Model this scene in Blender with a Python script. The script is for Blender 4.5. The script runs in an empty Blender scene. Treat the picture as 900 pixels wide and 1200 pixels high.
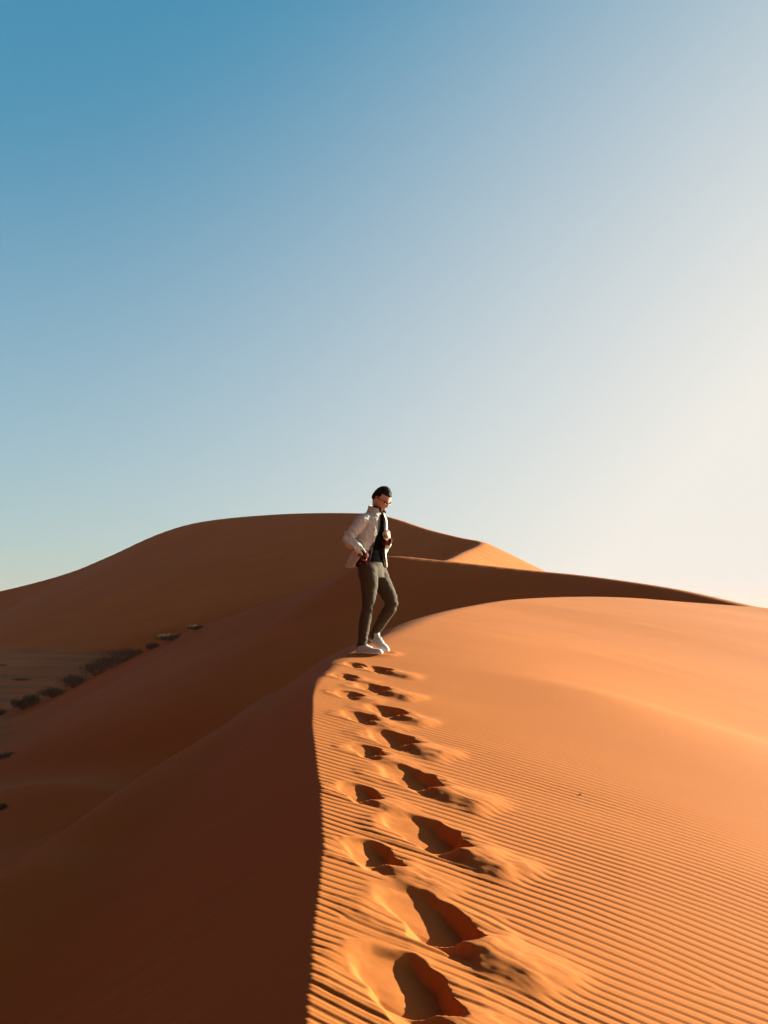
import bpy, bmesh, math, random
import numpy as np
from mathutils import Vector, Matrix, noise as mnoise

# ------------------------------------------------------------------ camera, sky, sun, exposure
scene = bpy.context.scene
COL = scene.collection
R = math.radians
CAM_H = 1.6
PITCH = math.atan(116 / 1250)
cam_data = bpy.data.cameras.new("camera")
cam_data.sensor_fit = 'VERTICAL'
cam_data.sensor_height = 24.0
cam_data.sensor_width = 18.0
cam_data.lens = 25.0
cam_data.clip_start = 0.05
cam_data.clip_end = 20000.0
cam = bpy.data.objects.new("camera", cam_data)
COL.objects.link(cam)
cam.location = (0, 0, 0)
cam.rotation_euler = (R(90) + PITCH, 0, 0)
scene.camera = cam

EXPOSURE, SKY_STRENGTH = 2.0, 0.05
HAZE = 0.00016
SKY_TINT = (.31, .905, .945)
SUN_AZ, SUN_EL = R(60), R(13.5)      # azimuth from +Y towards +X
SUN_DIR = Vector((math.sin(SUN_AZ) * math.cos(SUN_EL), math.cos(SUN_AZ) * math.cos(SUN_EL), math.sin(SUN_EL)))
world = bpy.data.worlds.new("World")
scene.world = world
world.use_nodes = True
nt = world.node_tree
bg = nt.nodes["Background"]
def wn(kind, **kw):
    n = nt.nodes.new(kind)
    for k, v in kw.items(): setattr(n, k, v)
    return n
def wmath(op, a, b=None, clamp=False):
    n = wn("ShaderNodeMath", operation=op); n.use_clamp = clamp
    for i, v in enumerate((a, b)):
        if v is None: continue
        if isinstance(v, (int, float)): n.inputs[i].default_value = v
        else: nt.links.new(v, n.inputs[i])
    return n.outputs[0]
def wmix(fac, a, b, blend='MIX'):
    n = wn("ShaderNodeMix", data_type='RGBA', blend_type=blend)
    for i, v in ((0, fac), (6, a), (7, b)):
        if isinstance(v, (int, float)): n.inputs[i].default_value = v
        elif isinstance(v, tuple): n.inputs[i].default_value = (*v, 1)
        else: nt.links.new(v, n.inputs[i])
    return n.outputs[2]
sky = wn("ShaderNodeTexSky")
sky.sky_type = 'NISHITA'
sky.sun_disc = False
sky.sun_elevation = SUN_EL
sky.sun_rotation = SUN_AZ
sky.altitude = 600
sky.air_density = 1.0
sky.dust_density = 0.6
sky.ozone_density = 1.0
# desert dust in the air: whiter towards the sun and towards the horizon; unseen sky opposite the sun dimmed and reddened to tint the shadows
tc = wn("ShaderNodeTexCoord")
sp = wn("ShaderNodeSeparateXYZ"); nt.links.new(tc.outputs["Generated"], sp.inputs[0])
tow = wmath('ADD', wmath('MULTIPLY', sp.outputs[0], math.sin(SUN_AZ)), wmath('MULTIPLY', sp.outputs[1], math.cos(SUN_AZ)))
tw = wmath('MAXIMUM', tow, .08)
dust = wmath('ADD', wmath('MULTIPLY', wmath('MULTIPLY', tw, tw), 1.66), wmath('MULTIPLY', tw, -.245))
dust = wmath('ADD', wmath('ADD', dust, .495), wmath('MULTIPLY', wmath('ABSOLUTE', sp.outputs[2]), -1.20))
dust = wmath('MULTIPLY', wmath('ADD', dust, wmath('SQRT', wmath('ADD', wmath('MULTIPLY', dust, dust), .012))), .5)      # soft toe
dust = wmath('MINIMUM', wmath('SUBTRACT', dust, .01), 1.0)
SKY_UNIT = 1.0 / (SKY_STRENGTH * 2 ** EXPOSURE)
low = wn("ShaderNodeMapRange"); nt.links.new(sp.outputs[2], low.inputs[0])      # the thick low air dims the blue behind the dust
low.inputs[1].default_value = 0.0; low.inputs[2].default_value = .5
base = wmix(1.0, sky.outputs[0], SKY_TINT, 'MULTIPLY')
base = wmix(1.0, base, wmix(low.outputs[0], (.34, .36, .50), (.92, 1.0, 1.0)), 'MULTIPLY')
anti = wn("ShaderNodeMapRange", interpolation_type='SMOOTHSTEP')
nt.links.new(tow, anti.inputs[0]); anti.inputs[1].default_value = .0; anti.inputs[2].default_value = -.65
side = wn("ShaderNodeMapRange"); nt.links.new(tow, side.inputs[0])           # behind the dust glow the blue itself counts for less
side.inputs[1].default_value = .15; side.inputs[2].default_value = .75; side.inputs[3].default_value = 1.0; side.inputs[4].default_value = .0
base = wmix(1.0, base, wmix(side.outputs[0], (.50, .66, .70), (1, 1, 1)), 'MULTIPLY')
zen = wn("ShaderNodeMapRange", interpolation_type='SMOOTHSTEP'); nt.links.new(sp.outputs[2], zen.inputs[0])      # unseen sky overhead darkened to cut the fill in the shade
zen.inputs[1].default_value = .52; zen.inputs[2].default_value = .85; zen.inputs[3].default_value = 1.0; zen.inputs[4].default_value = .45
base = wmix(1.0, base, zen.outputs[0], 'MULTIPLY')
final = wmix(dust, base, tuple(c * SKY_UNIT for c in (.87, .845, .785)))
final = wmix(anti.outputs[0], final, tuple(c * SKY_UNIT for c in (.20, .058, .036)))  # red-brown added out of view so the shaded slopes get warm fill
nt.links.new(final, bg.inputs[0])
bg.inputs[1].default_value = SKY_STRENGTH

sun_data = bpy.data.lights.new("sun", 'SUN')
sun_data.energy = 5.0
sun_data.angle = R(0.6)
sun_data.color = (1.0, 0.98, 0.76)
sun = bpy.data.objects.new("sun", sun_data)
COL.objects.link(sun)
sun.rotation_euler = SUN_DIR.to_track_quat('Z', 'Y').to_euler()
sun.location = (60, 20, 40)

scene.view_settings.view_transform = 'Standard'
scene.view_settings.look = 'None'
scene.view_settings.exposure = EXPOSURE
scene.view_settings.gamma = 1.0
scene.view_settings.use_curve_mapping = False
scene.cycles.max_bounces = 6
scene.cycles.use_denoising = True

# ------------------------------------------------------------------ small numeric helpers
CP, SP = math.cos(PITCH), math.sin(PITCH)
def at(px, py, y):
    """world point at depth y seen at that place of the photograph"""
    dx, dy = (px - 450) / 1250, (600 - py) / 1250
    vy, vz = CP - dy * SP, SP + dy * CP
    return (dx / vy * y, y, vz / vy * y)

def catmull(pts, n=8):
    P = np.array(pts, float)
    P = np.vstack([2 * P[0] - P[1], P, 2 * P[-1] - P[-2]])
    out = []
    for i in range(1, len(P) - 2):
        p0, p1, p2, p3 = P[i - 1], P[i], P[i + 1], P[i + 2]
        for k in range(n):
            t = k / n
            out.append(0.5 * (2 * p1 + (p2 - p0) * t + (2 * p0 - 5 * p1 + 4 * p2 - p3) * t * t
                              + (3 * p1 - p0 - 3 * p2 + p3) * t ** 3))
    out.append(P[-2])
    return np.array(out)

def spline1(xs, ys):
    """natural cubic spline, linear outside"""
    x, y = np.array(xs, float), np.array(ys, float)
    n = len(x); h = np.diff(x)
    A = np.eye(n); b = np.zeros(n)
    for i in range(1, n - 1):
        A[i, i - 1] = h[i - 1]; A[i, i] = 2 * (h[i - 1] + h[i]); A[i, i + 1] = h[i]
        b[i] = 6 * ((y[i + 1] - y[i]) / h[i] - (y[i] - y[i - 1]) / h[i - 1])
    m = np.linalg.solve(A, b)
    def f(q):
        q = np.asarray(q, float)
        i = np.clip(np.searchsorted(x, q) - 1, 0, n - 2)
        qc = np.clip(q, x[0], x[-1])
        a = x[i + 1] - qc; c = qc - x[i]
        v = (m[i] * a ** 3 + m[i + 1] * c ** 3) / (6 * h[i]) + (y[i] / h[i] - m[i] * h[i] / 6) * a + (y[i + 1] / h[i] - m[i + 1] * h[i] / 6) * c
        s0 = (y[1] - y[0]) / h[0] - h[0] * (2 * m[0] + m[1]) / 6
        s1 = (y[-1] - y[-2]) / h[-1] + h[-1] * (2 * m[-1] + m[-2]) / 6
        return v + np.minimum(q - x[0], 0) * s0 + np.maximum(q - x[-1], 0) * s1
    return f

def tps(pts):
    P = np.array(pts, float); X, z = P[:, :2], P[:, 2]
    def U(d2): return 0.5 * d2 * np.log(d2 + 1e-9)
    n = len(X)
    K = U(((X[:, None] - X[None]) ** 2).sum(-1)) + np.eye(n) * 0.02
    A = np.zeros((n + 3, n + 3)); A[:n, :n] = K
    A[:n, n] = 1; A[:n, n + 1:] = X; A[n:, :n] = A[:n, n:].T
    w = np.linalg.solve(A, np.concatenate([z, np.zeros(3)]))
    def f(x, y):
        v = w[n] + w[n + 1] * x + w[n + 2] * y
        for i in range(n):
            v = v + w[i] * U((x - X[i, 0]) ** 2 + (y - X[i, 1]) ** 2)
        return v
    return f

def _hash(ix, iy, seed):
    h = (ix * 374761393 + iy * 668265263 + seed * 974634777) & 0xffffffff
    h = ((h ^ (h >> 13)) * 1274126177) & 0xffffffff
    h = h ^ (h >> 16)
    return (h & 0xffff) / 65535.0
def vnoise(x, y, seed=0):
    ix, iy = np.floor(x).astype(np.int64), np.floor(y).astype(np.int64)
    fx, fy = x - ix, y - iy
    fx = fx * fx * fx * (fx * (fx * 6 - 15) + 10); fy = fy * fy * fy * (fy * (fy * 6 - 15) + 10)
    a, b = _hash(ix, iy, seed), _hash(ix + 1, iy, seed)
    c, d = _hash(ix, iy + 1, seed), _hash(ix + 1, iy + 1, seed)
    return (a * (1 - fx) + b * fx) * (1 - fy) + (c * (1 - fx) + d * fx) * fy - 0.5
def fnoise(x, y, seed=0, o=3):
    v, a = 0, 1.0
    for k in range(o):
        v = v + a * vnoise(x, y, seed + 17 * k); x, y, a = x * 2.03 + 3.1, y * 2.03 + 7.7, a * 0.5
    return v
def smin(a, b, k):
    h = np.clip(0.5 + 0.5 * (b - a) / k, 0, 1)
    return b * (1 - h) + a * h - k * h * (1 - h)
def smax(a, b, k): return -smin(-a, -b, k)
def sstep(a, b, x):
    t = np.clip((x - a) / (b - a), 0, 1); return t * t * (3 - 2 * t)

def crest_field(poly, x, y):
    """signed distance to a plan polyline (left side of its run is positive) and the crest height there"""
    best = np.full(x.shape, 1e18); perp = np.zeros_like(x); zn = np.zeros_like(x); wn_ = np.zeros_like(x)
    for i in range(len(poly) - 1):
        ax, ay, az = poly[i]; bx, by, bz = poly[i + 1]
        dx, dy = bx - ax, by - ay; L2 = dx * dx + dy * dy
        t = np.clip(((x - ax) * dx + (y - ay) * dy) / L2, 0, 1)
        d2 = (x - ax - t * dx) ** 2 + (y - ay - t * dy) ** 2
        pp = (dx * (y - ay) - dy * (x - ax)) / math.sqrt(L2)
        m = (d2 < best - 1e-9) | ((d2 < best + 1e-9) & (np.abs(pp) > np.abs(perp)))
        best = np.where(m, d2, best)
        perp = np.where(m, pp, perp)
        w = math.sqrt(L2) / (d2 + .02) ** 3.5
        zn += w * (az + t * (bz - az)); wn_ += w
    sgn = np.where(perp >= 0, 1.0, -1.0)
    return sgn * np.sqrt(best), zn / wn_, None

# ------------------------------------------------------------------ the dunes
SL = 0.0768                                   # the whole ridge climbs away from the camera
G0, G1 = -CAM_H, 0.028 + SL
CREST_PIX = [(358, 1200), (361, 1130), (374, 1030), (377, 970), (371, 900), (363, 840), (365, 805), (377, 778), (395, 762)]
cy, cx = [], []
for px, py in CREST_PIX:                      # where the sight line meets the ridge line
    k = at(px, py, 1.0)
    yy = G0 / (k[2] - G1); cy.append(yy); cx.append(k[0] * yy)
xc_f = spline1([-6, 0] + cy + [13.2, 16], [-0.1, -0.16] + cx + [cx[-1] + .35, cx[-1] + .5])
def zc_f(y): return G0 + G1 * y
Y_TURN = cy[-1]
ARC = [at(395, 762, Y_TURN), at(425, 749, 12.3), at(455, 736, 13.6), at(500, 718, 16), at(560, 705, 19), at(640, 698, 22.4),
       at(720, 698, 25), at(800, 704, 27), at(870, 709, 28), at(905, 712.5, 28.2)]
A_end = ARC[-1]
ARC2 = ARC + [(14, 27.4, A_end[2] - .7), (20, 25, A_end[2] - 2.2), (32, 16, A_end[2] - 5)]
SPUR = [(-9, -4, -6.2), (-7, 1, -4.7), (-5.2, 4.2, -3.35), (-3.5, 5.6, -2.2), at(0, 1020, 6.9), at(60, 978, 7.5), at(130, 930, 8.1), at(200, 882, 9.0), at(280, 835, 10.0), at(320, 808, 10.8), at(350, 788, 11.1)]
K_POLY = catmull(SPUR + [ARC[0]], 6)[:-1].tolist() + catmull(ARC2, 6).tolist()
K_POLY = np.array(K_POLY)

RIB = catmull([(-16, 31.5, 0), (-10.4, 29.6, 0), (-8.2, 28.4, 0), (-6, 26.8, 0), (-3.5, 25, 0)], 5)
def S(x, y, z): return (x, y, z + SL * y)
W_PTS = [(xc_f(v), v, zc_f(v)) for v in (-5, -2, 0.5, 2, 3.25, 4.5, 6, 8, 9.6)] + ARC2 + [
    S(1.5, -4, -1.95), S(4, -4, -2.5), S(10, -4, -4.0),
    S(1.2, 3.3, -1.72), S(3, 3, -2.05), S(6, 3, -2.7), S(12, 3, -4.2), S(25, 5, -8),
    S(.9, 7.5, -1.53), S(2, 5.5, -1.76), S(2, 10, -1.55), S(3.6, 10, -1.95), S(7, 10, -2.75), S(14, 10, -4.6),
    S(3, 15, -1.55), S(5.4, 15, -2.0), S(9, 15, -2.85), S(16, 15, -4.6),
    S(4, 20, -1.52), S(7.2, 20, -1.95), S(11, 20, -2.7),
    S(.5, 12.3, -1.3), S(1.2, 14, -1.32)]
W_f = tps(W_PTS)

D2 = catmull([at(905, 718, 28.5), at(870, 708.5, 31), at(800, 692, 33.5), at(740, 682, 35.5), at(680, 674, 37.5), at(620, 668, 39), at(520, 657, 41),
              at(460, 652, 42), at(430, 660, 43), at(400, 676, 44), at(320, 705, 46.5), at(235, 735, 49.5), at(150, 771, 52), at(95, 797, 53), at(0, 838, 54), at(-100, 870, 55)], 5)
D3 = catmull([(-9, 50, -2), (-5, 52.5, .1), (-2.5, 55, 1.3), (0, 63, 2.3), at(520, 658, 76), at(545, 647, 86), at(565, 636, 97), at(535, 629, 101), at(500, 620, 105), at(450, 604.5, 110), at(400, 601, 115),  # first points: hidden tail added to keep the valley and shrubs in shade
              at(320, 603, 122), at(240, 611, 129), at(190, 625, 134), at(135, 650, 140), at(80, 672, 146), at(0, 693, 152), at(-100, 712, 160)], 5)

# footprints: where the foot pressed, size, depth; the wind has drawn each one out along the ripples
def on_W(px, py):
    k = at(px, py, 1.0); y = G0 / (k[2] - G1)
    for _ in range(30):
        y += (k[2] * y - float(W_f(k[0] * y, y))) / (G1 - k[2] + .05)
    return k[0] * y, y
RIGHT_PRINTS = [(512, 1082), (508, 981), (487, 915), (462, 868), (455, 836), (441, 809), (445, 785)]
LEFT_PRINTS = [(478, 1158), (435, 1002), (422, 930), (431, 881), (424, 843), (409, 816), (406, 794), (415, 779)]
PRINTS = []
_r = random.Random(4)
for j, p in enumerate(RIGHT_PRINTS): PRINTS.append((*on_W(*p), (1.0, 1.0, .95, .9, .8, .8, .7)[j], 1, _r.random()))
for j, p in enumerate(LEFT_PRINTS): PRINTS.append((*on_W(*p), (1.0, .72, .66, .62, .7, .62, .62, .55)[j], 0, _r.random()))
_sx, _sy = on_W(434, 765)
STAND = (_sx, _sy, float(W_f(_sx, _sy)) + .006)
RIP = R(-35)                                   # run of the ripple crests in plan
E1 = (math.cos(RIP), math.sin(RIP)); E2 = (-math.sin(RIP), math.cos(RIP))
LAM = 0.063
_r = random.Random(11)
DISLOC = [(_r.uniform(-1, 6), _r.uniform(2, 11), 1 if i % 2 else -1) for i in range(40)]

def ripple_and_prints(x, y):
    u = x * E1[0] + y * E1[1]; v = x * E2[0] + y * E2[1]
    warp = 0.10 * vnoise(u * .55, v * .8, 3) + .045 * vnoise(u * 1.6 + 9, v * 2.4, 5) + .010 * vnoise(u * 4.5, v * 9, 6)
    ph = 2 * math.pi * (v + warp) / LAM
    for (a, b, s) in DISLOC:
        ph = ph + s * np.arctan2((y - b) * E2[1] + (x - a) * E2[0], (x - a) * E1[0] + (y - b) * E1[1])
    w = np.sin(ph + .55 * np.sin(ph) )
    prof = .72 * w + .28 * np.cos(2 * ph)
    q = .876 * x + .48 * y + .9 * vnoise(x * .8, y * .8, 21)
    amp = .0027 * (1 - .96 * sstep(3.9, 5.3, q)) * (1 + .55 * vnoise(u * 1.3, v * 3, 8)) * sstep(-9, -3, -np.abs(y - 3) ) 
    hole = np.zeros_like(x); mask = np.ones_like(x)
    for (fx, fy, s, right, rnd) in PRINTS:
        du, dv = (x - fx), (y - fy)
        pu = (du * E1[0] + dv * E1[1]) / s; pv = (du * E2[0] + dv * E2[1]) / s
        near = (np.abs(pu) < 1.6) & (np.abs(pv) < .8)
        if not near.any(): continue
        a, b = pu[near], pv[near]
        n1 = vnoise(a * 7 + rnd * 50, b * 7, 31); n2 = vnoise(a * 22 + rnd * 50, b * 22, 33)
        n3 = vnoise(a * 9 + rnd * 80, b * 9 + 5, 35)
        a = a + .05 * n1 + .012 * n2; b = b + .045 * n3 + .014 * n2
        # bowl: long gentle wall on the left, steep wall on the right, narrowing to a point down the wind
        long_ = (.33 if right else .27) * (.85 + .35 * ((rnd * 7) % 1)); dep = .88 + .28 * ((rnd * 13) % 1)
        bb = b - .03 + .25 * np.clip(a, -.4, .3)
        hw = np.where(a < .02, .175, .175 - .62 * np.clip(a - .02, 0, .25))
        prof_u = np.where(a < .11, np.clip((a + long_ + .04) / (long_ + .15), 0, 1), 1 - sstep(.11, .24 + .05 * rnd, a))
        e = np.hypot(np.minimum(a + .02, 0) / (long_ + .04), bb / np.maximum(hw, .02))
        bowl = prof_u * (1 - sstep(.70, 1.0, e))
        inside = 1 - sstep(.85, 1.1, e)
        # the second pit where the toe dug in
        a2, b2 = a - .11, b + .15 + .25 * (a - .11)
        toe = np.clip(1 - np.hypot(a2 / .2, b2 / .07), 0, 1) ** .8
        # tail of blown sand: a low smooth tongue, steeper on its near side
        t = a - .08
        tl = .66 + .25 * rnd
        bt = b + .06 + .16 * np.clip(t, 0, 1.2)
        wt = np.where(bt < 0, .10, .16) * (.7 + .6 * sstep(0, .4, t))
        tail = sstep(.0, .22, t) * (1 - sstep(.55 * tl, .82 * tl, t)) * np.exp(-(np.abs(bt) / wt) ** 2.2)
        lip = np.exp(-((np.hypot((a + .03) / 1.6, b) - .2) / .05) ** 2)
        streak = vnoise(a * 1.6 + rnd * 20, bt * 30, 41) * .6 + vnoise(a * 4, bt * 62, 43) * .3
        dist = np.clip(bowl + toe + tail + lip * .8, 0, 1)
        lump = dist * (1 - .6 * bowl) * (.004 * vnoise(a * 16 + rnd * 30, b * 16, 45) + .0022 * np.maximum(vnoise(a * 34 + rnd * 30, b * 34, 46), 0))
        dz = -(.080 if right else .068) * dep * bowl - (.02 + .04 * ((rnd * 3) % 1)) * toe * (1 - bowl) + (.034 if right else .017) * tail + .007 * lip * (1 - bowl) + .009 * tail * streak + lump
        left_fan = sstep(-long_ - .12, -long_ + .06, a) * (1 - sstep(-.1, 0, a)) * (1 - sstep(.7, 1.1, np.abs(bb) / .2))
        m = 1 - np.clip(1.4 * bowl + inside * (a < .2) + .95 * sstep(.05, .45, tail) + toe + .85 * left_fan, 0, 1)
        mask[near] *= m
        hole[near] += dz * s
    return amp * prof * mask + hole, amp * mask

def ground(x, y):
    n_big = fnoise(x * .035, y * .035, 51, 3)
    far = sstep(160, 400, y)
    floor = -6.1 + .023 * np.minimum(y, 150) + .7 * n_big * sstep(8, 40, np.hypot(x, y)) - 2.5 * sstep(150, 260, y) + .06 * fnoise(x * .5, y * .5, 53, 3)
    # near dune
    W = W_f(np.clip(x, -40, 40), np.clip(y, -8, 40))
    pb = .45 * (x - 2) + .89 * (y - 9.9)                         # low step in the sand, its short side turned to the sun
    W = W + .026 * sstep(-3.2, 0, pb) * (1 - sstep(.0, .65, pb)) * sstep(.7, 2.4, x) * sstep(9, 5, x)
    u = x * E1[0] + y * E1[1]; v = x * E2[0] + y * E2[1]
    W = W + .035 * vnoise(u * .16, v * .45, 61) * sstep(5, 10, y) + .006 * vnoise(u * .6, v * 2.2, 62) * sstep(5, 9, y)
    rp = np.zeros_like(x)
    nr = (y > -7) & (y < 16) & (x > -3) & (x < 12)
    rp[nr], _ = ripple_and_prints(x[nr], y[nr])
    pad = np.exp(-((np.hypot((x - STAND[0]) / 1.25, y - STAND[1]) / .17) ** 4))        # sand trodden level under his feet
    W = W * (1 - pad) + pad * (STAND[2] + .06 * (y - STAND[1]) - .05 * (x - STAND[0]))
    W = W + .014 * np.exp(-((np.hypot((x - STAND[0]) / 1.25, y - STAND[1]) - .21) / .05) ** 2) * (1 + .9 * vnoise(x * 9, y * 9, 63))
    xc, zc = xc_f(np.clip(y, -6, 15)), zc_f(np.clip(y, -6, 40))
    d = xc - x
    slip = zc - .63 * d + .11 * np.maximum(d - 2.2, 0) ** 1.25 / 1.3
    slip = slip + (.09 * vnoise(x * .45, y * .30, 71) + .030 * vnoise(x * .9, y * 1.3, 72)) * sstep(.2, 1.8, d)
    slip = slip + (.007 * vnoise(x * .8, y * 7 + x * .8, 73) + .003 * vnoise(x * 3, y * 26, 74)) * sstep(.05, .5, d) * sstep(16, 9, y)
    dk, zk, tk = crest_field(K_POLY, x, y)
    steep = .45 + .27 * sstep(-.7, -2.0, x)
    lee = zk - np.where(dk > 0, steep, .6) * dk
    lee = np.where(dk > 0, np.maximum(lee, zk - steep * dk + .010 * np.clip(dk, 0, 20) ** 2), lee)
    kk = .012 + .16 * sstep(8.6, 11.0, y)
    ridge = zk - np.where(dk < 0, .13, .7) * (np.sqrt(dk ** 2 + .05) - .22)          # the spur that comes down from where he stands
    ridge = ridge - 3 * sstep(-1.2, -.6, x)
    slip = smax(slip, ridge, .30)
    h1 = smin(W + rp, slip, kk)
    h1 = smin(h1, lee, .12 + .10 * sstep(8, 11, y) + .06 * sstep(-.8, -2.2, x))
    # middle dune
    dr, _, _ = crest_field(RIB, x, y)                       # a low rib in the hollow below it
    d2, z2, t2 = crest_field(D2, x, y)
    d2s = np.where(d2 >= 0, d2, -d2)
    face = .47 + .05 * n_big
    m2 = z2 - np.where(d2 > 0, face, .30) * (np.sqrt(d2s ** 2 + .12) - .35)
    m2 = m2 + np.where(d2 > 0, .0085 * np.clip(d2s - 3, 0, 22) ** 2, 0)
    m2 = m2 + (.16 * vnoise(x * .16 + y * .05, y * .22, 75) + .05 * vnoise(x * .9, y * .5, 76)) * sstep(.3, 3, d2)
    m2 = m2 + .22 * np.exp(-(np.where(dr > 0, dr / .9, dr / 1.8)) ** 2) - .3 * np.exp(-((dr - 2.6) / 1.7) ** 2)
    # far dune
    d3, z3, t3 = crest_field(D3, x, y)
    d3s = np.abs(d3)
    m3 = z3 - np.where(d3 > 0, .52, .50) * (np.sqrt(d3s ** 2 + .3) - .55)
    m3 = m3 + np.where(d3 > 0, .004 * np.clip(d3s - 6, 0, 40) ** 2, 0)
    m3 = m3 + (.5 * vnoise(x * .05, y * .09, 77) + .10 * vnoise(x * .35, y * .22, 78)) * sstep(.5, 6, d3)
    which = np.argmax(np.stack([floor, m2, m3, h1]), 0)
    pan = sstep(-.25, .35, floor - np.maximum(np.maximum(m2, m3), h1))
    back = smax(smax(floor, m3, 1.2), m2, .8)
    h = smax(back, h1, .25)
    return h, which, pan

# rows: near ones fine; columns follow the ridge line so that its edge stays clean
rows = [np.linspace(-7, 2.4, 90)[:-1]]
def geo(a, b, q):
    n = int(math.log(b / a) / q); return np.geomspace(a, b, n + 1)
QUAL = 1.0
rows += [geo(2.4, 6, .0016 / QUAL)[:-1], geo(6, 12.5, .0022 / QUAL)[:-1], geo(12.5, 170, .0036 / QUAL)[:-1], geo(170, 2200, .05)]
rows = np.concatenate(rows)
rs = np.concatenate([np.arange(0, .022, .0011), np.arange(.022, .2595, .0017 / QUAL), np.arange(.2605, .619, .0026 / QUAL), .62 + np.geomspace(.006, 2.4, 60)])
ls = np.concatenate([np.arange(.0011, .022, .0011), np.arange(.022, .6, .0042 / QUAL), .6 + np.geomspace(.006, 2.4, 60)])
cols = np.concatenate([-ls[::-1], rs])
YY, SS = np.meshgrid(rows, cols, indexing='ij')
XX = xc_f(np.clip(YY, -6, 12)) * sstep(60, 12, YY) + SS * np.sqrt(YY ** 2 + 4)
nr_, nc_ = XX.shape
X, Y = XX.ravel(), YY.ravel()
H = np.empty_like(X); WHICH = np.empty(X.shape, int); PAN = np.empty_like(X)
for i in range(0, len(X), 200000):
    H[i:i + 200000], WHICH[i:i + 200000], PAN[i:i + 200000] = ground(X[i:i + 200000], Y[i:i + 200000])

def height(x, y):
    return float(ground(np.array([float(x)]), np.array([float(y)]))[0][0])

# ------------------------------------------------------------------ materials
def new_mat(name):
    m = bpy.data.materials.new(name); m.use_nodes = True
    t = m.node_tree; return m, t, t.nodes["Principled BSDF"]
def N(t, kind, **kw):
    n = t.nodes.new(kind)
    for k, v in kw.items(): setattr(n, k, v)
    return n
def sand_mat(name, c0, c1, c2):
    m, t, b = new_mat(name)
    geo_ = N(t, "ShaderNodeNewGeometry")
    n1 = N(t, "ShaderNodeTexNoise"); n1.inputs["Scale"].default_value = .35; n1.inputs["Detail"].default_value = 6
    n2 = N(t, "ShaderNodeTexNoise"); n2.inputs["Scale"].default_value = 60; n2.inputs["Detail"].default_value = 4
    n3 = N(t, "ShaderNodeTexNoise"); n3.inputs["Scale"].default_value = 420; n3.inputs["Detail"].default_value = 2
    mp = N(t, "ShaderNodeMapping"); mp.inputs["Rotation"].default_value = (0, 0, R(35)); mp.inputs["Scale"].default_value = (.35, 1.4, 1)
    t.links.new(geo_.outputs["Position"], mp.inputs[0]); t.links.new(mp.outputs[0], n1.inputs["Vector"])
    for n in (n2, n3): t.links.new(geo_.outputs["Position"], n.inputs["Vector"])
    r1 = N(t, "ShaderNodeMapRange"); r1.inputs[1].default_value = .3; r1.inputs[2].default_value = .7
    t.links.new(n1.outputs[0], r1.inputs[0])
    mx = N(t, "ShaderNodeMix", data_type='RGBA'); mx.inputs[6].default_value = (*c0, 1); mx.inputs[7].default_value = (*c1, 1)
    t.links.new(r1.outputs[0], mx.inputs[0])
    r2 = N(t, "ShaderNodeMapRange"); r2.inputs[1].default_value = .35; r2.inputs[2].default_value = .8; r2.inputs[4].default_value = .55
    t.links.new(n2.outputs[0], r2.inputs[0])
    mx2 = N(t, "ShaderNodeMix", data_type='RGBA'); mx2.inputs[7].default_value = (*c2, 1)
    t.links.new(r2.outputs[0], mx2.inputs[0]); t.links.new(mx.outputs[2], mx2.inputs[6])
    r3 = N(t, "ShaderNodeMapRange"); r3.inputs[1].default_value = .25; r3.inputs[2].default_value = .75; r3.inputs[3].default_value = .82; r3.inputs[4].default_value = 1.18
    t.links.new(n3.outputs[0], r3.inputs[0])
    hv = N(t, "ShaderNodeHueSaturation"); t.links.new(mx2.outputs[2], hv.inputs["Color"]); t.links.new(r3.outputs[0], hv.inputs["Value"])
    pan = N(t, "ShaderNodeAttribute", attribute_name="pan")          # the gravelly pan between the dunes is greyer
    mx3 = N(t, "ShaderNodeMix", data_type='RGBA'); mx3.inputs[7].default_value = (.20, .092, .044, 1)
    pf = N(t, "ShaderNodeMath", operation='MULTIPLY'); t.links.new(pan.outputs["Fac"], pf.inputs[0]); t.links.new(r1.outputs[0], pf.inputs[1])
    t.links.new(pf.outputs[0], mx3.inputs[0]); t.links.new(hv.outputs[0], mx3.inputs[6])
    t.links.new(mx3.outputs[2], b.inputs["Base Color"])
    b.inputs["Roughness"].default_value = .95
    b.inputs["Specular IOR Level"].default_value = .1
    bp = N(t, "ShaderNodeBump"); bp.inputs["Strength"].default_value = .25; bp.inputs["Distance"].default_value = .004
    t.links.new(n3.outputs[0], bp.inputs["Height"]); t.links.new(bp.outputs[0], b.inputs["Normal"])
    return m
SAND = sand_mat("sand", (.405, .118, .0215), (.355, .100, .018), (.42, .128, .025))

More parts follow.
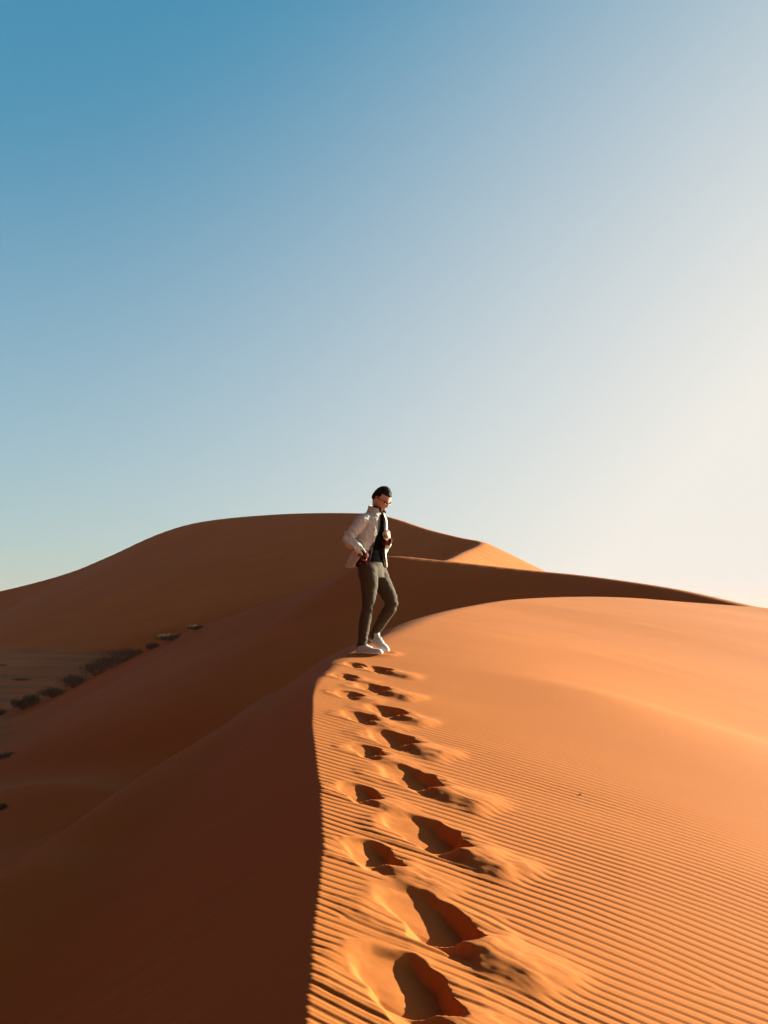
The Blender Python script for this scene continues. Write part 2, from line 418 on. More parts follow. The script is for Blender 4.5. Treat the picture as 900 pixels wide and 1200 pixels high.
P3 = np.stack([X, Y, H], 1).reshape(nr_, nc_, 3)
NRM = np.cross(np.gradient(P3, axis=1), np.gradient(P3, axis=0)).reshape(-1, 3)
NRM /= np.linalg.norm(NRM, axis=1)[:, None] + 1e-12
IDX = np.arange(nr_ * nc_).reshape(nr_, nc_)
QUADS = np.stack([IDX[:-1, :-1], IDX[:-1, 1:], IDX[1:, 1:], IDX[1:, :-1]], -1).reshape(-1, 4)
def grid_mesh(name, keep, mat):
    """one stretch of the ground sheet; the stretches share their border vertices"""
    q = QUADS[keep]
    used, inv = np.unique(q, return_inverse=True)
    me = bpy.data.meshes.new(name)
    me.vertices.add(len(used)); me.vertices.foreach_set("co", np.stack([X, Y, H], 1)[used].astype(np.float32).ravel())
    me.loops.add(q.size); me.loops.foreach_set("vertex_index", inv.astype(np.int32).ravel())
    me.polygons.add(len(q)); me.polygons.foreach_set("loop_start", np.arange(0, q.size, 4, dtype=np.int32))
    me.polygons.foreach_set("loop_total", np.full(len(q), 4, dtype=np.int32))
    me.polygons.foreach_set("use_smooth", np.ones(len(q), dtype=bool))
    me.materials.append(mat)
    me.update(calc_edges=True)
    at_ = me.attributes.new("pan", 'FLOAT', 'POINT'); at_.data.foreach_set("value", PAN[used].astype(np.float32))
    me.normals_split_custom_set_from_vertices(NRM[used].tolist())
    o = bpy.data.objects.new(name, me); COL.objects.link(o)
    o["kind"] = "structure"
    return o
QW = WHICH[QUADS[:, 0]]
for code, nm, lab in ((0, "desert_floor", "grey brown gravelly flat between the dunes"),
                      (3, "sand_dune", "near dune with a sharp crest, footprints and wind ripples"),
                      (1, "sand_dune", "middle dune with a dark slip face behind the man"),
                      (2, "sand_dune", "tall far dune on the skyline with a dark face")):
    grid_mesh(nm, QW == code, SAND)["label"] = lab

# ------------------------------------------------------------------ dusty air
bm = bmesh.new(); bmesh.ops.create_cube(bm, size=1.0)
for v in bm.verts: v.co = Vector((v.co.x * 13000, v.co.y * 5200 + 100, -14 + (v.co.z + .5) * 30))
hm = bpy.data.meshes.new("haze"); bm.to_mesh(hm); bm.free()
haze = bpy.data.objects.new("haze", hm); COL.objects.link(haze); haze["kind"] = "stuff"
haze["label"] = "thin dusty air over the dunes"
m = bpy.data.materials.new("dusty_air"); m.use_nodes = True
t = m.node_tree; t.nodes.clear()
out = t.nodes.new("ShaderNodeOutputMaterial"); pv = t.nodes.new("ShaderNodeVolumePrincipled")
pv.inputs["Color"].default_value = (1.0, .60, .42, 1); pv.inputs["Density"].default_value = HAZE
t.links.new(pv.outputs[0], out.inputs["Volume"]); hm.materials.append(m)

# ------------------------------------------------------------------ helpers for objects
def link(o, parent=None):
    COL.objects.link(o)
    if parent is not None: o.parent = parent
    return o
def tag(o, label=None, cat=None, group=None):
    if label: o["label"] = label
    if cat: o["category"] = cat
    if group: o["group"] = group
    return o
def mesh_obj(name, bm, mat, parent=None, smooth=True):
    bmesh.ops.recalc_face_normals(bm, faces=bm.faces[:])
    me = bpy.data.meshes.new(name); bm.to_mesh(me); bm.free()
    if smooth: me.polygons.foreach_set("use_smooth", [True] * len(me.polygons))
    for m in (mat if isinstance(mat, (list, tuple)) else [mat]): me.materials.append(m)
    return link(bpy.data.objects.new(name, me), parent)
def V(*a): return Vector(a)
def loft(bm, rings, cap=True, closed=True):
    vs = [[bm.verts.new(p) for p in r] for r in rings]
    n = len(vs[0])
    for a, b in zip(vs, vs[1:]):
        for i in range(n if closed else n - 1):
            j = (i + 1) % n
            bm.faces.new((a[i], a[j], b[j], b[i]))
    if cap and closed:
        bm.faces.new(vs[0][::-1]); bm.faces.new(vs[-1])
    return vs
def ellipse(c, a, b, n=20):
    return [c + a * math.cos(2 * math.pi * i / n) + b * math.sin(2 * math.pi * i / n) for i in range(n)]
def limb(bm, pts, n=16, sub=4, caps=True):
    """tapered round limb through (x, y, z, r)"""
    P = catmull(pts, sub)
    c = [Vector(p[:3]) for p in P]; r = [max(p[3], .001) for p in P]
    t0 = (c[1] - c[0]).normalized()
    u = t0.orthogonal().normalized(); rings = []
    def ring(cc, rr, u, w): return ellipse(cc, u * rr, w * rr, n)
    for i in range(len(c)):
        t = (c[min(i + 1, len(c) - 1)] - c[max(i - 1, 0)]).normalized()
        u = (u - t * u.dot(t)).normalized(); w = t.cross(u)
        if i == 0 and caps:
            for k in (.35, .75): rings.append(ring(c[0] - t * r[0] * math.sqrt(1 - k * k) * .7, r[0] * k, u, w))
        rings.append(ring(c[i], r[i], u, w))
        if i == len(c) - 1 and caps:
            for k in (.75, .35): rings.append(ring(c[i] + t * r[i] * math.sqrt(1 - k * k) * .7, r[i] * k, u, w))
    loft(bm, rings)
def ellipsoid(bm, c, ax, ay, az, nu=20, nv=12):
    rings = []
    for i in range(1, nv):
        th = math.pi * i / nv
        rings.append(ellipse(c + az * math.cos(th), ax * math.sin(th), ay * math.sin(th), nu))
    loft(bm, rings)
def fused(name, bm, voxel, mat, parent=None, smooth=3, fold=None):
    """joins the overlapping shapes of bm into one continuous skin"""
    bmesh.ops.recalc_face_normals(bm, faces=bm.faces[:])
    me = bpy.data.meshes.new(name); bm.to_mesh(me); bm.free()
    o = bpy.data.objects.new(name, me); COL.objects.link(o)
    md = o.modifiers.new("r", 'REMESH'); md.mode = 'VOXEL'; md.voxel_size = voxel
    ms = o.modifiers.new("s", 'SMOOTH'); ms.iterations = smooth; ms.factor = .5
    bpy.context.view_layer.update()
    ev = o.evaluated_get(bpy.context.evaluated_depsgraph_get())
    me2 = bpy.data.meshes.new_from_object(ev)
    bpy.data.objects.remove(o); me2.name = name
    if fold:
        nrm = [v.normal.copy() for v in me2.vertices]
        for v, n in zip(me2.vertices, nrm): v.co += n * fold(v.co)
    me2.materials.clear()
    for m in (mat if isinstance(mat, (list, tuple)) else [mat]): me2.materials.append(m)
    me2.polygons.foreach_set("use_smooth", [True] * len(me2.polygons))
    return link(bpy.data.objects.new(name, me2), parent)
def plain(name, col, rough=.8, spec=.3, var=.12, scale=30, bump=0, bscale=200, sheen=0):
    m, t, b = new_mat(name)
    tcn = N(t, "ShaderNodeTexCoord")
    n = N(t, "ShaderNodeTexNoise"); n.inputs["Scale"].default_value = scale; n.inputs["Detail"].default_value = 4
    t.links.new(tcn.outputs["Object"], n.inputs["Vector"])
    r = N(t, "ShaderNodeMapRange"); r.inputs[1].default_value = .3; r.inputs[2].default_value = .7
    r.inputs[3].default_value = 1 - var; r.inputs[4].default_value = 1 + var
    t.links.new(n.outputs[0], r.inputs[0])
    h = N(t, "ShaderNodeHueSaturation"); h.inputs["Color"].default_value = (*col, 1)
    t.links.new(r.outputs[0], h.inputs["Value"]); t.links.new(h.outputs[0], b.inputs["Base Color"])
    b.inputs["Roughness"].default_value = rough; b.inputs["Specular IOR Level"].default_value = spec
    if sheen: b.inputs["Sheen Weight"].default_value = sheen
    if bump:
        n2 = N(t, "ShaderNodeTexNoise"); n2.inputs["Scale"].default_value = bscale
        t.links.new(tcn.outputs["Object"], n2.inputs["Vector"])
        bp = N(t, "ShaderNodeBump"); bp.inputs["Strength"].default_value = bump; bp.inputs["Distance"].default_value = .004
        t.links.new(n2.outputs[0], bp.inputs["Height"]); t.links.new(bp.outputs[0], b.inputs["Normal"])
    return m
def plaid_mat():
    m, t, b = new_mat("plaid_flannel")
    tcn = N(t, "ShaderNodeTexCoord")
    w = []
    for d, sc in (('Z', 4.2), ('X', 4.6)):
        k = N(t, "ShaderNodeTexWave", bands_direction=d, wave_profile='SIN'); k.inputs["Scale"].default_value = sc
        k.inputs["Distortion"].default_value = .4
        t.links.new(tcn.outputs["Object"], k.inputs["Vector"]); w.append(k.outputs["Fac"])
    a = N(t, "ShaderNodeMath", operation='ADD'); t.links.new(w[0], a.inputs[0]); t.links.new(w[1], a.inputs[1])
    cr = N(t, "ShaderNodeValToRGB"); e = cr.color_ramp.elements
    e[0].position = .3; e[0].color = (.012, .008, .008, 1); e[1].position = .62; e[1].color = (.11, .010, .009, 1)
    x = cr.color_ramp.elements.new(.93); x.color = (.16, .07, .05, 1)
    h = N(t, "ShaderNodeMath", operation='MULTIPLY'); h.inputs[1].default_value = .5
    t.links.new(a.outputs[0], h.inputs[0]); t.links.new(h.outputs[0], cr.inputs[0]); t.links.new(cr.outputs[0], b.inputs["Base Color"])
    b.inputs["Roughness"].default_value = .9; b.inputs["Specular IOR Level"].default_value = .15
    return m
M_SKIN = plain("skin", (.60, .33, .215), .55, .35, .06, 40)
M_HAIR = plain("black_hair", (.014, .011, .010), .7, .08, .4, 160, .6, 260)
M_JACKET = plain("beige_fleece", (.60, .57, .49), .95, .12, .10, 22, .5, 130, .2)
M_LINING = plain("dark_lining", (.035, .028, .028), .9, .15)
M_TEE = plain("black_cotton", (.004, .004, .0045), 1.0, .0)
M_TROUSER = plain("olive_twill", (.062, .044, .025), .85, .2, .12, 18, .3, 240)
M_SHOE = plain("white_leather", (.46, .45, .435), .6, .3, .04)
M_SOLE = plain("white_rubber", (.62, .60, .56), .6, .3, .06)
M_PLAID = plaid_mat()
M_FRAME = plain("tortoiseshell", (.11, .045, .016), .25, .5, .4, 90)
m_, t_, b_ = new_mat("amber_lens"); M_LENS = m_
b_.inputs["Base Color"].default_value = (.06, .025, .012, 1); b_.inputs["Roughness"].default_value = .08
b_.inputs["Specular IOR Level"].default_value = .7

# ------------------------------------------------------------------ the man on the crest
# local frame: x to the sun side, y away, z up; he faces +x, turned a little towards where he came from
FX, FY = on_W(434, 765)
FZ = height(FX, FY)
F = V(.82, -.57, 0); RT = V(-.57, -.82, 0); UP = V(0, 0, 1)      # chest forward, his right, up

def sc(z):                                       # line of the spine
    k = spl_x(z); return V(float(k), 0, z)
spl_x = spline1([.80, .93, 1.10, 1.30, 1.42, 1.50, 1.58], [.015, .0, .0, .018, .035, .052, .075])
spl_w = spline1([.80, .92, 1.02, 1.2, 1.35, 1.42, 1.46, 1.50], [.165, .165, .155, .175, .19, .165, .12, .065])
spl_d = spline1([.80, .92, 1.02, 1.2, 1.35, 1.42, 1.46, 1.50], [.125, .12, .11, .12, .115, .10, .085, .062])
ZS = [.80, .84, .88, .93, .98, 1.04, 1.1, 1.16, 1.22, 1.28, 1.34, 1.38, 1.42, 1.45, 1.48, 1.50]

# joints
L_NEAR = [(-.030, -.085, .88, .10), (-.012, -.10, .72, .087), (-.022, -.105, .50, .060), (-.055, -.105, .34, .058), (-.088, -.105, .10, .042)]
L_FAR = [(.060, .075, .88, .10), (.135, .065, .72, .088), (.222, .05, .525, .066), (.135, .09, .36, .057), (.040, .125, .175, .040)]
A_NEAR = [(-.065, -.13, 1.405, .068), (-.155, -.19, 1.295, .060), (-.225, -.215, 1.185, .054), (-.150, -.235, 1.105, .050), (-.075, -.215, 1.035, .042)]
A_FAR = [(.085, .15, 1.405, .060), (.110, .20, 1.26, .052), (.115, .17, 1.095, .049), (.155, .06, 1.125, .044), (.186, -.01, 1.175, .039)]

def hand(bm, wrist, along, back, thumb_side, curl, size=1.0):
    """palm, four curled fingers of unequal length and a thumb from the side of the palm"""
    along = along.normalized(); back = (back - along * back.dot(along)).normalized()
    side = along.cross(back).normalized() * thumb_side
    s = size
    pc = wrist + along * .048 * s
    ellipsoid(bm, pc, side * .042 * s, back * .019 * s, along * .056 * s, 16, 10)
    limb(bm, [(*(wrist - along * .03), .026 * s), (*wrist, .026 * s), (*pc, .024 * s)], 12, 2)
    for k, ln in enumerate((.074, .084, .078, .060)):
        p = pc + along * .044 * s + side * (.030 - .0205 * k) * s
        pts = [(*(p - along * .02), .0105 * s), (*p, .0105 * s)]
        ang = 0
        for q, (fr, rr) in enumerate(((.45, .0100), (.32, .0092), (.25, .0080))):
            ang += curl * (1.0, 1.15, .8)[q]
            d = along * math.cos(ang) - back * math.sin(ang)
            p = p + d * ln * fr * s
            pts.append((*p, rr * s))
        limb(bm, pts, 10, 2)
    tb = wrist + along * .022 * s + side * .034 * s
    d1 = (along * .75 + side * .6 - back * .35).normalized(); d2 = (along * .75 - side * .15 - back * .65).normalized()
    limb(bm, [(*(tb - side * .02), .015 * s), (*tb, .0135 * s), (*(tb + d1 * .034 * s), .0115 * s), (*(tb + d1 * .034 * s + d2 * .03 * s), .0095 * s)], 10, 2)

# head: ellipsoid with jaw, brow, nose, lips and ears, turned towards the sand in front of him
HC = V(.112, -.018, 1.622)
hp, hyaw = R(33), math.atan2(-.52, .85)
HF = V(math.cos(hyaw) * math.cos(hp), math.sin(hyaw) * math.cos(hp), -math.sin(hp))
HL = V(-math.sin(hyaw), math.cos(hyaw), 0)
HU = HF.cross(HL)
def gb(a, b, s): return math.exp(-((a - b) / s) ** 2)
def head_point(f, l, u, grow=0.0):
    """surface point of the head for a unit direction (front, left, up)"""
    X_, Y_, Z_ = f * .107, l * .082, u * .140
    if u < -.1:                                    # jaw narrows, chin comes forward
        k = min(1, (-u - .1) / .9)
        Y_ *= 1 - .34 * k; X_ = X_ * (1 - .22 * k) + .026 * k * max(0, f + .2)
    if f > 0 and u < .35: X_ -= .010 * f * (1 - abs(l)) * gb(u, -.05, .4)     # flatter face
    if f > 0:
        X_ += .024 * gb(l, 0, .13) * gb(u, -.16, .14) * f                     # nose
        X_ += .010 * gb(l, 0, .09) * gb(u, .06, .18) * f                      # bridge
        X_ += .007 * gb(abs(l), .28, .22) * gb(u, .23, .09) * f               # brow
        X_ -= .010 * gb(abs(l), .36, .14) * gb(u, .06, .10) * f               # eye sockets
        X_ += .004 * gb(abs(l), .36, .08) * gb(u, .05, .05) * f               # eyeballs and lids
        X_ += .007 * gb(l, 0, .22) * gb(u, -.46, .06) * f                     # upper lip
        X_ += .007 * gb(l, 0, .20) * gb(u, -.58, .06) * f                     # lower lip
        X_ -= .004 * gb(l, 0, .24) * gb(u, -.52, .03) * f
        X_ += .006 * gb(l, 0, .25) * gb(u, -.82, .14) * f                     # chin
    if f < -.2 and u < -.3: X_ *= .86                                          # nape
    p = Vector((X_, Y_, Z_)) * (1 + grow)
    return HC + HF * p.x + HL * p.y + HU * p.z
def head_rings(grow_fn, nu=64, nv=48):
    rings = []
    for i in range(1, nv):
        th = math.pi * i / nv
        r = []
        for j in range(nu):
            ph = 2 * math.pi * j / nu
            f, l, u = math.sin(th) * math.cos(ph), math.sin(th) * math.sin(ph), math.cos(th)
            r.append(head_point(f, l, u, grow_fn(f, l, u)))
        rings.append(r)
    return rings

bm = bmesh.new()
loft(bm, [ellipse(sc(z), F * float(spl_d(z)) * .84, RT * float(spl_w(z)) * .84, 24) for z in ZS])
loft(bm, head_rings(lambda f, l, u: 0))
limb(bm, [(.045, .0, 1.44, .066), (.062, -.003, 1.50, .060), (.085, -.008, 1.56, .056), (.10, -.012, 1.60, .055)])
for sgn in (1, -1):
    e = HC + HL * .077 * sgn - HF * .012 - HU * .008
    ellipsoid(bm, e, HF * .019, HL * .009, HU * .032, 12, 8)
for pts in (L_NEAR, L_FAR): limb(bm, [(x, y, z, r * .82) for x, y, z, r in pts])
for pts in (A_NEAR, A_FAR): limb(bm, [(x, y, z, r * .72) for x, y, z, r in pts])
hand(bm, V(-.076, -.192, 1.02), V(.15, .72, -.68), V(-.55, -.80, -.20), 1, .25)
hand(bm, V(.190, -.018, 1.184), V(-.05, -.55, .80), V(.93, -.30, -.15), -1, 1.15)
def foot_axes(d, pitch):
    h = Vector((d[0], d[1], 0)).normalized()
    fwd = h * math.cos(pitch) - UP * math.sin(pitch)
    side = h.cross(UP)
    return fwd, side, side.cross(fwd)
# heel point on the ground side, direction, pitch, pitch of the toes
FEET = [(V(-.135, -.115, .002), (.95, -.30), R(2)), (V(.012, .150, .128), (.62, -.70), R(26))]
for hp_, d, pt in FEET:
    fw, sd, up = foot_axes(d, pt)
    limb(bm, [(*(hp_ + fw * .05 + up * .055), .022), (*(hp_ + fw * .13 + up * .042), .022), (*(hp_ + fw * .21 + up * .036), .012)], 12, 3)
    a = hp_ + fw * .055 + up * .06
limb(bm, [(*(FEET[0][0] + V(.045, -.012, .05)), .024), (-.088, -.105, .12, .030), (-.085, -.105, .2, .038)])
limb(bm, [(*(FEET[1][0] + V(.035, -.02, .045)), .022), (.045, .122, .20, .028), (.06, .115, .26, .036)])
person = fused("person", bm, .0062, M_SKIN, None, 2)
person.location = (FX, FY, FZ - .012)
tag(person, "man in a beige fleece jacket and olive trousers looking down on the dune crest", "person")

# hair: short black crop
def hair_grow(f, l, u):
    if f > .30: line = .46
    elif f > .02: line = .46 - (.30 - f) / .28 * .56      # temples down to the sideburns
    elif f > -.25: line = -.10 + (.24 if abs(l) > .5 else 0) * gb(f, -.12, .12)
    else: line = -.34
    t = max(0, min(1, (u - line) / .10))
    return -.08 + .115 * t + .035 * t * max(0, u) ** 2
bm = bmesh.new(); loft(bm, head_rings(hair_grow))
for v in bm.verts:
    v.co += (v.co - HC).normalized() * .006 * mnoise.noise(v.co * 55)
hair = mesh_obj("hair", bm, M_HAIR, person)

# sunglasses
def face_at(l, u, out=.0):
    f = math.sqrt(max(0, 1 - l * l - u * u)); return head_point(f, l, u) + HF * out
bm = bmesh.new(); bl = bmesh.new()
for sgn in (1, -1):
    c = HC + HF * .098 + HL * .034 * sgn + HU * .012
    pts = []
    for k in range(20):
        a = 2 * math.pi * k / 20
        q = c + HL * .027 * math.cos(a) + HU * (.021 * math.sin(a)) - HF * (.010 * max(0, sgn * math.cos(a)))
        pts.append(q)
    loop = [(*p, .0034) for p in pts + pts[:1]]
    limb(bm, loop, 8, 1, False)
    f1 = [bl.verts.new(p + HF * .001) for p in pts]; f2 = [bl.verts.new(p - HF * .0012) for p in pts]
    bl.faces.new(f1); bl.faces.new(f2[::-1])
    for k in range(20): bl.faces.new((f1[k], f1[(k + 1) % 20], f2[(k + 1) % 20], f2[k]))
    h0 = c + HL * .028 * sgn - HF * .010 + HU * .006
    h1 = HC + HL * .081 * sgn + HF * .045 + HU * .012
    h2 = HC + HL * .083 * sgn - HF * .010 + HU * .008
    limb(bm, [(*h0, .0034), (*h1, .0034), (*h2, .003), (*(h2 - HU * .025 - HF * .015), .0028)], 8, 3)
b0 = HC + HF * .100 + HU * .017
limb(bm, [(*(b0 + HL * .009 - HF * .001), .003), (*(b0 + HF * .004), .003), (*(b0 - HL * .009 - HF * .001), .003)], 8, 2)
glasses = mesh_obj("sunglasses", bm, M_FRAME, person)
mesh_obj("lenses", bl, M_LENS, glasses)

# trousers
def folds(co):
    n = mnoise.noise(Vector((co.x * 9, co.y * 9, co.z * 26))) * .5 + mnoise.noise(Vector((co.x * 24, co.y * 24, co.z * 60 + co.x * 40))) * .3
    k = .0035 + .006 * gb(co.z, .50, .10) + .007 * gb(co.z, .12, .12) + .004 * gb(co.z, .78, .08)
    return n * k * 1.7
bm = bmesh.new()
loft(bm, [ellipse(sc(z), F * float(spl_d(z)) * 1.04, RT * float(spl_w(z)) * .98, 24) for z in (.79, .83, .88, .93, .955)])
limb(bm, [(x, y, z, r + .006) for x, y, z, r in L_NEAR[:4]] + [(-.078, -.105, .16, .053), (-.085, -.105, .085, .054)])
limb(bm, [(x, y, z, r + .006) for x, y, z, r in L_FAR[:4]] + [(.060, .118, .235, .050), (.038, .128, .165, .050)])
trousers = fused("trousers", bm, .0085, M_TROUSER, person, 3, folds)

# black t-shirt under the open layers
bm = bmesh.new()
zs = [.915, .95, 1.0, 1.06, 1.12, 1.2, 1.28, 1.34, 1.39, 1.43, 1.46]
loft(bm, [ellipse(sc(z), F * (float(spl_d(z)) * .93 + (.012 if z < 1 else 0)), RT * float(spl_w(z)) * .93, 28) for z in zs])
tee = fused("t_shirt", bm, .009, M_TEE, person, 3, lambda c: .006 * mnoise.noise(Vector((c.x * 12, c.y * 12, c.z * 22))))

def open_shell(bm, rows, n=40, thick=.012):
    """garment body open in front: rows of (centre, fwd, back, wide, right edge angle, left edge angle)"""
    outer, inner = [], []
    for (c, df, db, w, ar, al, hang) in rows:
        ro, ri = [], []
        for i in range(n + 1):
            a = R(ar + (360 - al - ar) * i / n)
            dd = df if math.cos(a) > 0 else db
            o_ = F * dd * math.cos(a) + RT * w * math.sin(a)
            nn = o_.normalized()
            p = c + o_ - UP * hang * (1 - math.cos(a)) * .5
            ro.append(p); ri.append(p - nn * thick)
        outer.append(ro); inner.append(ri)
    vo = [[bm.verts.new(p) for p in r] for r in outer]; vi = [[bm.verts.new(p) for p in r] for r in inner]
    m = n + 1
    for k in range(len(vo) - 1):
        for i in range(n):
            bm.faces.new((vo[k][i], vo[k][i + 1], vo[k + 1][i + 1], vo[k + 1][i]))
            bm.faces.new((vi[k][i + 1], vi[k][i], vi[k + 1][i], vi[k + 1][i + 1]))
        for i in (0, n): bm.faces.new((vo[k][i], vo[k + 1][i], vi[k + 1][i], vi[k][i]))
    for k in (0, -1):
        for i in range(n): bm.faces.new((vo[k][i], vo[k][i + 1], vi[k][i + 1], vi[k][i]))

# plaid flannel shirt, open, its tail and cuffs showing below the jacket
bm = bmesh.new()
rows = []
for z, df, db, w, ar, al in ((.905, .142, .145, .178, 52, 30), (.95, .138, .14, .176, 48, 26), (1.02, .128, .128, .170, 42, 22), (1.1, .126, .124, .176, 34, 18),
                             (1.2, .13, .126, .184, 26, 14), (1.3, .13, .124, .19, 20, 12), (1.38, .122, .112, .178, 18, 12), (1.43, .104, .098, .14, 18, 14), (1.47, .088, .082, .095, 22, 20), (1.51, .076, .074, .078, 26, 24)):
    rows.append((sc(z), df, db, w, ar, al, 0))
open_shell(bm, rows, 40, .012)
limb(bm, [(*A_NEAR[3][:3], .047), (-.085, -.219, 1.042, .047), (-.052, -.208, 1.012, .044)], 16, 3)
limb(bm, [(*A_FAR[3][:3], .045), (.187, -.02, 1.178, .043), (.190, -.032, 1.19, .040)], 16, 3)
flannel = fused("flannel_shirt", bm, .0068, M_PLAID, person, 2, lambda c: .005 * mnoise.noise(Vector((c.x * 14, c.y * 14, c.z * 16))))
bm = bmesh.new()                                     # its turned-down collar points
for sgn in (1, -1):
    c0 = sc(1.515) + F * .074 + RT * .028 * sgn
    limb(bm, [(*(c0 - F * .03 + RT * .05 * sgn + UP * .025), .014), (*c0, .016), (*(c0 + F * .024 - UP * .035 + RT * .012 * sgn), .009)], 10, 3)
mesh_obj("shirt_collar", bm, M_LINING, flannel)["label"] = "dark collar points"

# beige fleece jacket
bm = bmesh.new()
rows = []
for z, df, db, w, ar, al, hang in ((.905, .15, .295, .225, 104, 34, .0), (.97, .148, .255, .222, 92, 30, .0), (1.03, .146, .205, .214, 64, 26, 0), (1.10, .146, .165, .208, 44, 22, 0), (1.17, .148, .15, .206, 33, 18, 0),
                                  (1.24, .15, .145, .208, 26, 15, 0), (1.31, .140, .142, .200, 22, 13, 0), (1.37, .134, .134, .190, 20, 13, 0), (1.42, .122, .122, .168, 20, 14, 0), (1.455, .104, .108, .128, 22, 17, 0), (1.485, .092, .098, .100, 26, 22, 0)):
    rows.append((sc(z), df, db, w, ar, al, hang))
open_shell(bm, rows, 52, .017)
limb(bm, [(-.03, -.095, 1.40, .064), (-.075, -.135, 1.39, .070), (-.158, -.19, 1.29, .064), (-.226, -.216, 1.185, .060), (-.150, -.238, 1.106, .055), (-.082, -.219, 1.042, .048)], 18, 5)
limb(bm, [(.06, .11, 1.40, .062), (.088, .15, 1.395, .064), (.112, .20, 1.26, .058), (.117, .17, 1.095, .056), (.150, .07, 1.12, .050), (.180, .005, 1.163, .047)], 18, 5)
def jfold(c):
    arm = gb(c.z, 1.18, .12) * max(0, min(1, (-c.x - .05) * 8)) + gb(c.z, 1.06, .06) * max(0, min(1, (-c.y - .12) * 12))
    n = mnoise.noise(Vector((c.x * 10, c.y * 10, c.z * 9 + 3))) * .5
    diag = math.sin((c.z * .8 + c.x * .75) * 95 + 5 * mnoise.noise(c * 9)) * .5
    return .010 * n + .016 * diag * arm + .006 * mnoise.noise(c * 32)
jacket = fused("jacket", bm, .0072, M_JACKET, person, 2, jfold)
bm = bmesh.new(); rows = []
for k, (z, r, dx) in enumerate(((1.475, .098, .0), (1.505, .088, .004), (1.535, .083, .009), (1.558, .083, .012))):
    c = sc(1.49) + V(dx, -.004, z - 1.49)
    rows.append((c, r, r, r * 1.04, 34, 30, .0))
open_shell(bm, rows, 40, .008)
for v in bm.verts:                                   # the stand-up collar leans down at its front
    d = (v.co - sc(1.49)).dot(F); v.co.z -= .30 * (d + .05) * max(0, min(1, (v.co.z - 1.46) / .08))
collar = mesh_obj("collar", bm, M_JACKET, jacket)
bm = bmesh.new(); rows = []
for k, (z, r, dx) in enumerate(((1.49, .086, .0), (1.512, .0785, .004), (1.535, .0745, .009), (1.554, .0745, .012))):
    rows.append((sc(1.49) + V(dx, -.004, z - 1.49), r, r, r * 1.04, 32, 28, 0))
open_shell(bm, rows, 40, .004)
for v in bm.verts:
    d = (v.co - sc(1.49)).dot(F); v.co.z -= .30 * (d + .05) * max(0, min(1, (v.co.z - 1.46) / .08))
mesh_obj("collar_lining", bm, M_LINING, collar)
bm = bmesh.new()                                     # dark zip tape down both open edges
for side in (0, 1):
    pts = []
    for (z, df, db, w, ar, al) in ((.93, .15, .285, .225, 104, 34), (1.03, .146, .205, .214, 64, 26), (1.10, .146, .165, .208, 44, 22), (1.24, .15, .145, .208, 26, 15), (1.37, .140, .134, .198, 20, 13), (1.455, .104, .108, .128, 22, 17)):
        a = R(ar) if side == 0 else R(-al)
        dd = df if math.cos(a) > 0 else db
        pts.append((*(sc(z) + F * (dd - .006) * math.cos(a) + RT * (w - .006) * math.sin(a)), .0065))
    limb(bm, pts, 8, 4)
mesh_obj("zip", bm, M_LINING, jacket)

